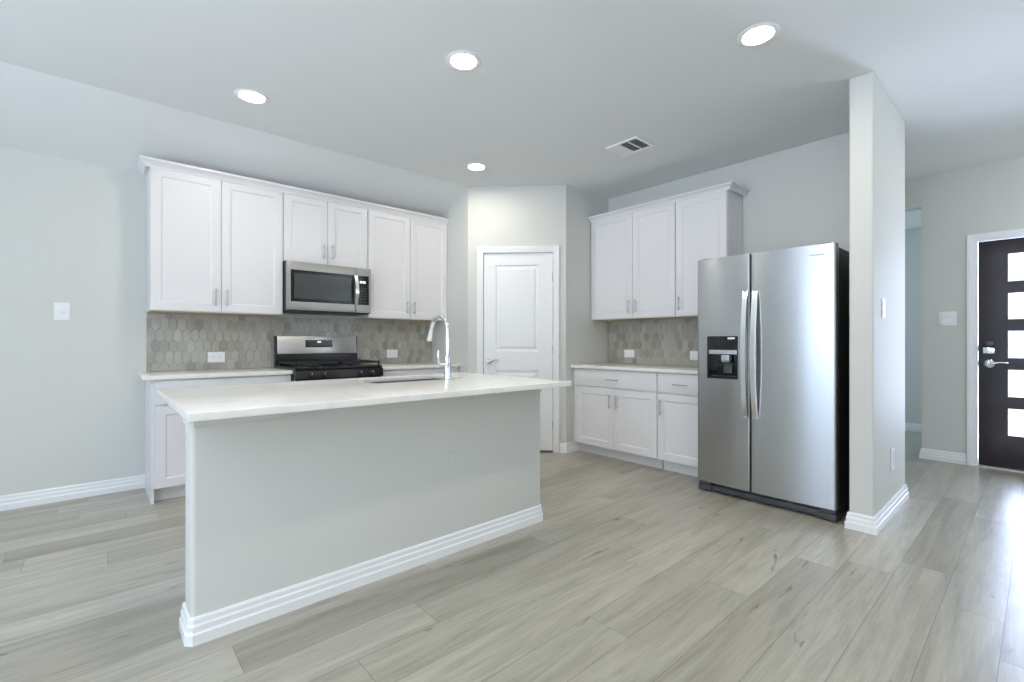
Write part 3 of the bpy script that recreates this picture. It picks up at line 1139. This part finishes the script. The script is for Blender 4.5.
for (a, c) in ((0.012, 0.374), (0.3845, 0.7465)):
    b = MB()
    y0, y1 = 0.024, 0.540
    z0, z1 = 0.944, 0.960
    for y in (y0, y1 - 0.014):
        b.box(a, c, y, y + 0.014, z0, z1)
    for x in (a, c - 0.014):
        b.box(x, x + 0.014, y0, y1, z0, z1)
    m_ = (a + c) / 2
    b.box(m_ - 0.006, m_ + 0.006, y0, y1, z0, z1)
    for y in (0.150, 0.282, 0.414):
        b.box(a, c, y - 0.006, y + 0.006, z0, z1)
    for x in (a + 0.001, c - 0.015):
        for y in (y0 + 0.001, y1 - 0.015):
            b.box(x, x + 0.013, y, y + 0.013, 0.9222, z0)
    b.build('grate', M['iron'], rg)
b = MB()
b.prism([(0.0, 0.815), (0.030, 0.815), (0.030, 0.9045), (0.010, 0.9045), (-0.014, 0.895), (-0.022, 0.830)], 0.0, RW, 'x')
cp = b.build('control_panel', M['black'], rg, bevel=0.003)
for kx in (0.115, 0.222, 0.538, 0.645):
    b = MB()
    b.lathe([(0.024, 0.0), (0.024, -0.006), (0.019, -0.009), (0.017, -0.028), (0.014, -0.031), (0.0, -0.031)], (0, 0, 0), 26, 'y')
    b.box(-0.004, 0.004, -0.037, -0.028, -0.017, 0.017)
    kb = b.build('knob', M['black'], rg, smooth=True)
    kb.location = (kx, -0.019, 0.859)
    kb.rotation_euler = (math.radians(-7), 0, 0)
    MB().box(-0.0016, 0.0016, -0.0385, -0.036, 0.002, 0.016).build('pointer', M['silver'], kb)
b = MB()
b.box(0.004, RW - 0.004, -0.016, 0.0285, 0.265, 0.800)
od = b.build('oven_door', M['black'], rg, bevel=0.004)
MB().box(0.11, RW - 0.11, -0.0185, -0.0165, 0.37, 0.66).build('window', M['blackglass'], od)
b = MB()
b.tube([(0.05, -0.062, 0.755), (RW - 0.05, -0.062, 0.755)], 0.011, 16)
for x in (0.075, RW - 0.075):
    b.tube([(x, -0.016, 0.755), (x, -0.062, 0.755)], 0.008, 12)
b.build('handle', M['steel_h'], od, smooth=True)
MB().box(0.004, RW - 0.004, -0.014, 0.0285, 0.070, 0.255).build('drawer', M['black'], rg, bevel=0.004)
b = MB()
b.box(0.0, RW, RD - 0.059, RD, 0.9055, 0.9229)
b.box(0.012, RW - 0.006, RD - 0.046, RD, 0.9230, 1.022)
b.box(0.0, 0.012, RD - 0.056, RD, 0.9230, 1.190)
b.box(RW - 0.006, RW, RD - 0.052, RD, 0.9230, 1.190)
b.box(0.012, RW - 0.006, RD - 0.02, RD, 1.022, 1.186)
b.build('back_riser', M['black'], rg)
b = MB()
b.prism([(RD - 0.062, 1.024), (RD - 0.021, 1.024), (RD - 0.021, 1.190), (RD - 0.045, 1.190)], 0.0125, RW - 0.0065, 'x')
bgd = b.build('backguard', M['steel_h'], rg, bevel=0.004)


def bgp(x, z, off):
    t = (z - 1.024) / (1.190 - 1.024)
    return (x, RD - 0.062 + 0.017 * t - off, z)


b = MB()
c0 = [bgp(0.258, 1.083, 0.0022), bgp(0.510, 1.083, 0.0022), bgp(0.510, 1.152, 0.0022), bgp(0.258, 1.152, 0.0022)]
c1 = [bgp(0.258, 1.083, -0.001), bgp(0.510, 1.083, -0.001), bgp(0.510, 1.152, -0.001), bgp(0.258, 1.152, -0.001)]
b.quad(*c0)
b.quad(*reversed(c1))
for k in range(4):
    j = (k + 1) % 4
    b.quad(c0[k], c1[k], c1[j], c0[j])
dsp = b.build('display', M['blackglass'], bgd)
b = MB()
for x, wdt in ((0.370, 0.007), (0.381, 0.007), (0.394, 0.007)):
    b.quad(bgp(x, 1.128, 0.003), bgp(x + wdt, 1.128, 0.003), bgp(x + wdt, 1.142, 0.003), bgp(x, 1.142, 0.003))
b.build('clock_digits', M['digits'], dsp)

# ------------------------------------------------------------------ microwave
mw = thing('microwave', 'stainless over-the-range microwave with a dark glass door and curved handle', 'microwave', (1.2075, 4.255, 1.395))
MW, MZ = 0.7605, 0.436
b = MB()
b.box(0.0, MW, 0.030, 0.386, 0.010, MZ - 0.001)
b.box(0.02, MW - 0.02, 0.012, 0.36, 0.0, 0.010)
b.build('body', M['charcoal'], mw)
b = MB()
DX = 0.612
b.plate([0.002, 0.036, 0.592, DX], [0.016, 0.088, 0.362, MZ - 0.003], [(1, 1)], 0.0, 0.0285, lambda u, v, d: (u, d, v))
md = b.build('door', M['steel_m'], mw, bevel=0.003)
MB().box(0.0355, 0.5925, 0.004, 0.028, 0.0875, 0.3625).build('glass', M['blackglass'], md)
MB().box(0.064, 0.566, 0.0025, 0.0039, 0.116, 0.334).build('window_screen', M['greyglass'], md)
b = MB()
hp = []
for k in range(15):
    t = k / 14
    hp.append((0.606, -0.012 - 0.034 * math.sin(PI * t), 0.082 + 0.280 * t))
hv = MB()
for k in range(14):
    (x, y, z), (x2, y2, z2) = hp[k], hp[k + 1]
    a0 = [(x - 0.016, y, z), (x + 0.016, y, z), (x + 0.016, y + 0.010, z), (x - 0.016, y + 0.010, z)]
    a1 = [(x2 - 0.016, y2, z2), (x2 + 0.016, y2, z2), (x2 + 0.016, y2 + 0.010, z2), (x2 - 0.016, y2 + 0.010, z2)]
    for t in range(4):
        u = (t + 1) % 4
        hv.quad(a0[t], a0[u], a1[u], a1[t])
    if k == 0:
        hv.quad(*a0)
    if k == 13:
        hv.quad(*reversed(a1))
for z in (0.090, 0.346):
    hv.box(0.597, 0.6115, -0.010, 0.001, z - 0.008, z + 0.008)
hv.build('handle', M['bright'], md, smooth=True)
b = MB()
b.box(DX + 0.003, MW - 0.002, 0.0, 0.0285, 0.016, 0.088)
b.box(DX + 0.003, MW - 0.002, 0.0, 0.0285, 0.362, MZ - 0.003)
b.box(MW - 0.022, MW - 0.002, 0.0, 0.0285, 0.088, 0.362)
b.build('panel_frame', M['steel_m'], mw)
MB().box(DX + 0.003, MW - 0.0225, 0.003, 0.0285, 0.0885, 0.3615).build('control_panel', M['blackglass'], mw)
b = MB()
for x in (0.650, 0.664, 0.681, 0.695):
    b.box(x, x + 0.009, 0.0018, 0.0028, 0.292, 0.312)
b.build('clock_digits', M['digits'], mw)
b = MB()
for r in range(6):
    for c in range(3):
        b.box(0.640 + c * 0.028, 0.658 + c * 0.028, 0.0022, 0.0029, 0.110 + r * 0.026, 0.122 + r * 0.026)
b.build('keypad', M['grille'], mw)

# ------------------------------------------------------------------ refrigerator (local: x from left door to right, y back, z up)
rf = thing('refrigerator', 'side-by-side stainless refrigerator with bowed handles and a black dispenser', 'refrigerator', (3.428, 1.7545, 0), -PI / 2)
FW = 0.906
b = MB()
b.box(0.010, FW - 0.010, 0.082, 0.79, 0.030, 1.742)
b.build('body', M['charcoal'], rf, bevel=0.006)
b = MB()
b.box(0.012, FW - 0.012, 0.045, 0.080, 0.016, 0.056)
b.box(0.012, FW - 0.012, 0.060, 0.081, 0.056, 0.080)
b.build('kick_grille', M['grille'], rf, bevel=0.003)
for a, c in ((0.006, 0.100), (FW - 0.100, FW - 0.006)):
    b = MB()
    b.box(a, c, 0.034, 0.10, 0.008, 0.048)
    b.box(a + 0.004, c - 0.004, 0.038, 0.09, 0.052, 0.078)
    b.lathe([(0.02, 0.0), (0.02, 0.009)], ((a + c) / 2, 0.07, 0), 16)
    b.build('foot_cover', M['grille'], rf, bevel=0.003)
for a in (0.03, FW - 0.11):
    MB().box(a, a + 0.08, 0.03, 0.16, 1.7425, 1.765).build('hinge_cover', M['charcoal'], rf, bevel=0.006)


def fridge_front(x):
    """slightly bowed face with rolled edges, depth behind the front plane at local x"""
    t = (x - FW / 2) / (FW / 2)
    return 0.002 + 0.020 * t * t


def fridge_door(x0, x1, z0, z1, radii, hole=None):
    mb = MB()
    xs = []
    n = 26
    ra, rb = radii
    for k in range(6):
        xs.append((x0 + ra * (1 - math.cos(PI / 2 * k / 5)), ra * (1 - math.sin(PI / 2 * k / 5))))
    for k in range(1, n):
        xs.append((x0 + ra + (x1 - x0 - ra - rb) * k / n, 0.0))
    for k in range(6):
        a = PI / 2 * (5 - k) / 5
        xs.append((x1 - rb * (1 - math.cos(a)), rb * (1 - math.sin(a))))
    if hole:
        for hx in hole[:2]:
            if not any(abs(p[0] - hx) < 1e-6 for p in xs):
                xs.append((hx, 0.0))
        xs.sort()
        xs = [p for p in xs if not (0 < abs(p[0] - hole[0]) < 0.004 or 0 < abs(p[0] - hole[1]) < 0.004)]
    zs = [z0, z1] if not hole else [z0, hole[2], hole[3], z1]
    yb = 0.078
    pt = [(x, fridge_front(x) + d) for x, d in xs]
    for k in range(len(pt) - 1):
        for j in range(len(zs) - 1):
            if hole and j == 1 and hole[0] - 1e-6 <= pt[k][0] and pt[k + 1][0] <= hole[1] + 1e-6:
                continue
            (xa, ya), (xb, yb2) = pt[k], pt[k + 1]
            mb.quad((xa, ya, zs[j]), (xb, yb2, zs[j]), (xb, yb2, zs[j + 1]), (xa, ya, zs[j + 1]))
        (xa, ya), (xb, yb2) = pt[k], pt[k + 1]
        mb.quad((xa, ya, z1), (xb, yb2, z1), (xb, yb, z1), (xa, yb, z1))
        mb.quad((xb, yb2, z0), (xa, ya, z0), (xa, yb, z0), (xb, yb, z0))
    for x, y, s_ in ((pt[0][0], pt[0][1], 1), (pt[-1][0], pt[-1][1], -1)):
        for j in range(len(zs) - 1):
            mb.quad((x, y, zs[j]), (x, y, zs[j + 1]), (x, yb, zs[j + 1]), (x, yb, zs[j]))
    mb.quad((x0, yb, z0), (x0, yb, z1), (x1, yb, z1), (x1, yb, z0))
    return mb


FS = 0.4005
HO = (0.090, 0.314, 0.866, 1.176)
dl = fridge_door(0.0, FS - 0.006, 0.084, 1.757, (0.016, 0.005), HO).build('freezer_door', M['steel'], rf, smooth=True)
dr = fridge_door(FS + 0.006, FW, 0.084, 1.757, (0.005, 0.016)).build('fresh_food_door', M['steel'], rf, smooth=True)
MB().box(FS - 0.0055, FS + 0.0055, 0.008, 0.080, 0.086, 1.755).build('door_gap_strip', M['black'], rf)  # black strip added to keep the gap between the doors dark
# dispenser cavity
ds = MB()
yf = fridge_front((HO[0] + HO[1]) / 2)
a, c, e, g = HO
zm = 1.045
ds.plate([a - 0.001, a + 0.012, c - 0.012, c + 0.001], [e - 0.001, e + 0.016, zm, g + 0.001], [(1, 1)], yf - 0.004, yf + 0.030, lambda u, v, d: (u, d, v))
ds.box(a + 0.002, c - 0.002, yf + 0.066, yf + 0.069, e, g)
ds.box(a + 0.002, a + 0.012, yf + 0.030, yf + 0.066, e, zm)
ds.box(c - 0.012, c - 0.002, yf + 0.030, yf + 0.066, e, zm)
ds.box(a + 0.002, c - 0.002, yf + 0.030, yf + 0.066, e, e + 0.016)
ds.box(a + 0.002, c - 0.002, yf + 0.030, yf + 0.066, zm, zm + 0.010)
dsp = ds.build('dispenser', M['blackglass'], rf)
MB().box(a + 0.014, c - 0.006, yf - 0.0065, yf - 0.0042, 1.046, 1.076).build('control_strip', M['silver'], dsp)
b = MB()
b.prism([(yf + 0.004, 1.040), (yf + 0.050, 1.040), (yf + 0.050, 1.000), (yf + 0.016, 0.985), (yf + 0.004, 1.000)], a + 0.100, a + 0.158, 'x')
b.build('nozzle', M['silver'], dsp, bevel=0.004)
b = MB()
b.prism([(yf + 0.058, 0.985), (yf + 0.062, 0.985), (yf + 0.050, 0.905), (yf + 0.044, 0.905)], a + 0.098, a + 0.160, 'x')
b.build('paddle', M['grille'], dsp, bevel=0.002)
MB().box(c - 0.072, c - 0.022, yf - 0.0052, yf - 0.0041, 1.155, 1.168).build('sticker', M['plate'], dsp)
b = MB()
b.box(a + 0.02, c - 0.02, yf + 0.004, yf + 0.060, e + 0.0165, e + 0.020)
b.build('drip_tray', M['grille'], dsp)


def bow_handle(xc, parent):
    mb = MB()
    z0, z1, n = 0.603, 1.490, 26
    hw = 0.0165
    prev = None
    yb0 = fridge_front(xc)
    for k in range(n + 1):
        t = k / n
        y = yb0 - 0.016 - 0.046 * (math.sin(PI * t) ** 0.75)
        z = z0 + (z1 - z0) * t
        ring = [(xc - hw, y, z), (xc + hw, y, z), (xc + hw, y + 0.013, z), (xc - hw, y + 0.013, z)]
        if prev:
            for i in range(4):
                j = (i + 1) % 4
                mb.quad(prev[i], prev[j], ring[j], ring[i])
        else:
            mb.quad(*ring)
        prev = ring
    mb.quad(*reversed(prev))
    for z in (z0 + 0.012, z1 - 0.012):
        mb.box(xc - 0.011, xc + 0.011, yb0 - 0.006 - 0.012, yb0 + 0.0, z - 0.012, z + 0.012)
    return mb.build('handle', M['bright'], parent, smooth=True)


bow_handle(0.372, dl)
bow_handle(0.437, dr)
# small maker's badge, upper right of the fresh-food door
cu = bpy.data.curves.new('badge_text', 'FONT')
cu.body = 'Whirlpool'
cu.size = 0.020
cu.extrude = 0.0006
cu.align_x = 'CENTER'
tmp = bpy.data.objects.new('badge_text', cu)
C.objects.link(tmp)
bpy.context.view_layer.update()
dg = bpy.context.evaluated_depsgraph_get()
bme = bpy.data.meshes.new_from_object(tmp.evaluated_get(dg))
bpy.data.objects.remove(tmp)
bx = FW - 0.105
rot = Matrix.Translation((bx, fridge_front(bx) - 0.0012, 1.686)) @ Matrix.Rotation(math.radians(1.1), 4, 'Z') @ Matrix.Rotation(PI / 2, 4, 'X')
bme.transform(rot)
bme.materials.clear()
bme.materials.append(M['logo'])
bo = bpy.data.objects.new('badge', bme)
C.objects.link(bo)
bo.parent = dr


# ------------------------------------------------------------------ wall plates (local: x along the wall, y into the wall, face at y=0)
def wall_plate(name, label, cat, loc, rz, wd_, ht, kind, mat='plate', group=None):
    t = thing(name, label, cat, loc, rz, group)
    b = MB()
    b.box(-wd_ / 2, wd_ / 2, -0.0065, -0.0004, -ht / 2, ht / 2)
    b.build('plate', M[mat], t, bevel=0.002)
    if kind == 'duplex_h':
        for x in (-0.024, 0.024):
            b = MB()
            b.box(x - 0.017, x + 0.017, -0.0085, -0.0066, -0.0145, 0.0145)
            f = b.build('receptacle', M[mat], t, bevel=0.0015)
            b = MB()
            for z in (-0.006, 0.006):
                b.box(x - 0.004, x + 0.005, -0.0088, -0.0086, z - 0.0011, z + 0.0011)
            b.build('slots', M['slot'], f)
    elif kind == 'duplex_v':
        for z in (-0.022, 0.022):
            b = MB()
            b.box(-0.0145, 0.0145, -0.0085, -0.0066, z - 0.016, z + 0.016)
            f = b.build('receptacle', M[mat], t, bevel=0.0015)
            b = MB()
            for x in (-0.006, 0.006):
                b.box(x - 0.0011, x + 0.0011, -0.0088, -0.0086, z - 0.004, z + 0.005)
            b.build('slots', M['slot'], f)
    elif kind == 'dial':
        b = MB()
        b.lathe([(0.0, -0.0105), (0.015, -0.0105), (0.0165, -0.0095), (0.017, -0.0066)], (0, 0, 0), 24, 'y')
        b.build('dial', M[mat], t, smooth=True)
    elif kind.startswith('rocker'):
        n = int(kind[-1])
        for k in range(n):
            x = (k - (n - 1) / 2) * 0.046
            b = MB()
            b.prism([(-0.0066, -0.033), (-0.0095, -0.033), (-0.0072, 0.0), (-0.0112, 0.033), (-0.0066, 0.033)], x - 0.0165, x + 0.0165, 'x')
            b.build('rocker', M[mat], t)
    return t


ty = YW - 0.0082
wall_plate('switch_plate', 'square white switch plate alone on the bare wall at far left', 'switch', (-0.184, YW, 1.354), 0, 0.084, 0.126, 'dial')
wall_plate('outlet', 'white horizontal outlet in the tile left of the range', 'outlet', (0.760, ty, 1.006), 0, 0.126, 0.088, 'duplex_h')
wall_plate('outlet', 'white horizontal outlet in the tile right of the range', 'outlet', (2.384, ty, 1.007), 0, 0.126, 0.088, 'duplex_h')
tx = XW - 0.0082
wall_plate('outlet', 'white horizontal outlet in the right wall tile, nearest the pantry', 'outlet', (tx, 2.943, 1.008), -PI / 2, 0.126, 0.084, 'duplex_h')
wall_plate('outlet', 'white outlet in the right wall tile, cut off by the refrigerator edge', 'outlet', (tx, 2.19, 1.003), -PI / 2, 0.126, 0.084, 'duplex_h')
wall_plate('switch_plate', 'white switch plate high on the narrow wall end beside the refrigerator', 'switch', (3.690, YS, 1.347), 0, 0.076, 0.120, 'rocker1')
wall_plate('outlet', 'white outlet low on the narrow wall end above its baseboard', 'outlet', (3.965, YS, 0.355), 0, 0.10, 0.150, 'duplex_v')
wall_plate('switch_plate', 'white double switch plate left of the dark front door', 'switch', (XD, 0.589, 1.354), -PI / 2, 0.124, 0.130, 'rocker2')
wall_plate('outlet_cover', 'grey blank outlet cover on the front of the island', 'outlet', (1.452, KY0, 0.492), 0, 0.070, 0.100, 'blank', 'wall')

# ------------------------------------------------------------------ recessed lights
can = thing('recessed_light', 'round recessed ceiling light over the left end of the kitchen, by the wall cabinets', 'light', (0.763, 3.43, H), 0)
MB().lathe([(0.073, -0.0005), (0.073, -0.004), (0.080, -0.0065), (0.097, -0.0045), (0.101, -0.001), (0.101, -0.0005)], (0, 0, 0), 48, closed=True
           ).build('trim_ring', M['trim'], can, smooth=True)
MB().lathe([(0.0, -0.0042), (0.0725, -0.0036), (0.0725, -0.0012), (0.0, -0.0012)], (0, 0, 0), 48).build('lens', M['lens'], can, smooth=True)
dup(can, (2.614, 3.443, H), 0, 'round recessed ceiling light just in front of the pantry corner, the farthest')
dup(can, (1.572, 2.193, H), 0, 'round recessed ceiling light above the middle of the island')
dup(can, (2.593, 0.985, H), 0, 'round recessed ceiling light nearest the viewer, right of centre')
dup(can, (0.763, 0.985, H), 0, 'round recessed ceiling light over the viewer side of the island, above the picture edge')
dup(can, (4.750, -0.550, H), 0, 'added unseen ceiling light brightening the entry hall, outside the right picture edge')  # extra lamp added because the entry wall was too dark
dup(can, (-1.080, 0.985, H), 0, 'round recessed ceiling light left of the island, outside the left picture edge')

# ------------------------------------------------------------------ ceiling register
vt = thing('ceiling_vent', 'white rectangular air vent in the ceiling with three louvre banks', 'vent', (3.285, 2.243, H))
vw, vl = 0.130, 0.150       # half sizes along X and Y
b = MB()
b.plate([-vw, -vw + 0.026, vw - 0.026, vw], [-vl, -vl + 0.026, -0.046, -0.038, 0.038, 0.046, vl - 0.026, vl], [(1, 1), (1, 3), (1, 5)], -0.0085, -0.0005, lambda u, v, d: (u, v, d))
b.build('frame', M['vent'], vt, bevel=0.0015)
MB().box(-vw + 0.027, vw - 0.027, -vl + 0.027, vl - 0.027, -0.0012, -0.0006).build('duct_shade', M['duct_shade'], vt)  # thin dark sheet, shade of the duct put into its colour
for (y0, y1, tilt) in ((-vl + 0.027, -0.0465, 0.9), (-0.0375, 0.0375, 0.75), (0.0465, vl - 0.027, -0.75)):
    b = MB()
    n = 6
    for k in range(n):
        y = y0 + (y1 - y0) * (k + 0.5) / n
        d = 0.0042 * (1 if tilt > 0 else -1)
        b.prism([(y - d, -0.0080), (y - d + 0.0012, -0.0080), (y + d + 0.0006, -0.0014), (y + d - 0.0006, -0.0014)], -vw + 0.027, vw - 0.027, 'x')
    b.build('louvres', M['vent'], vt)
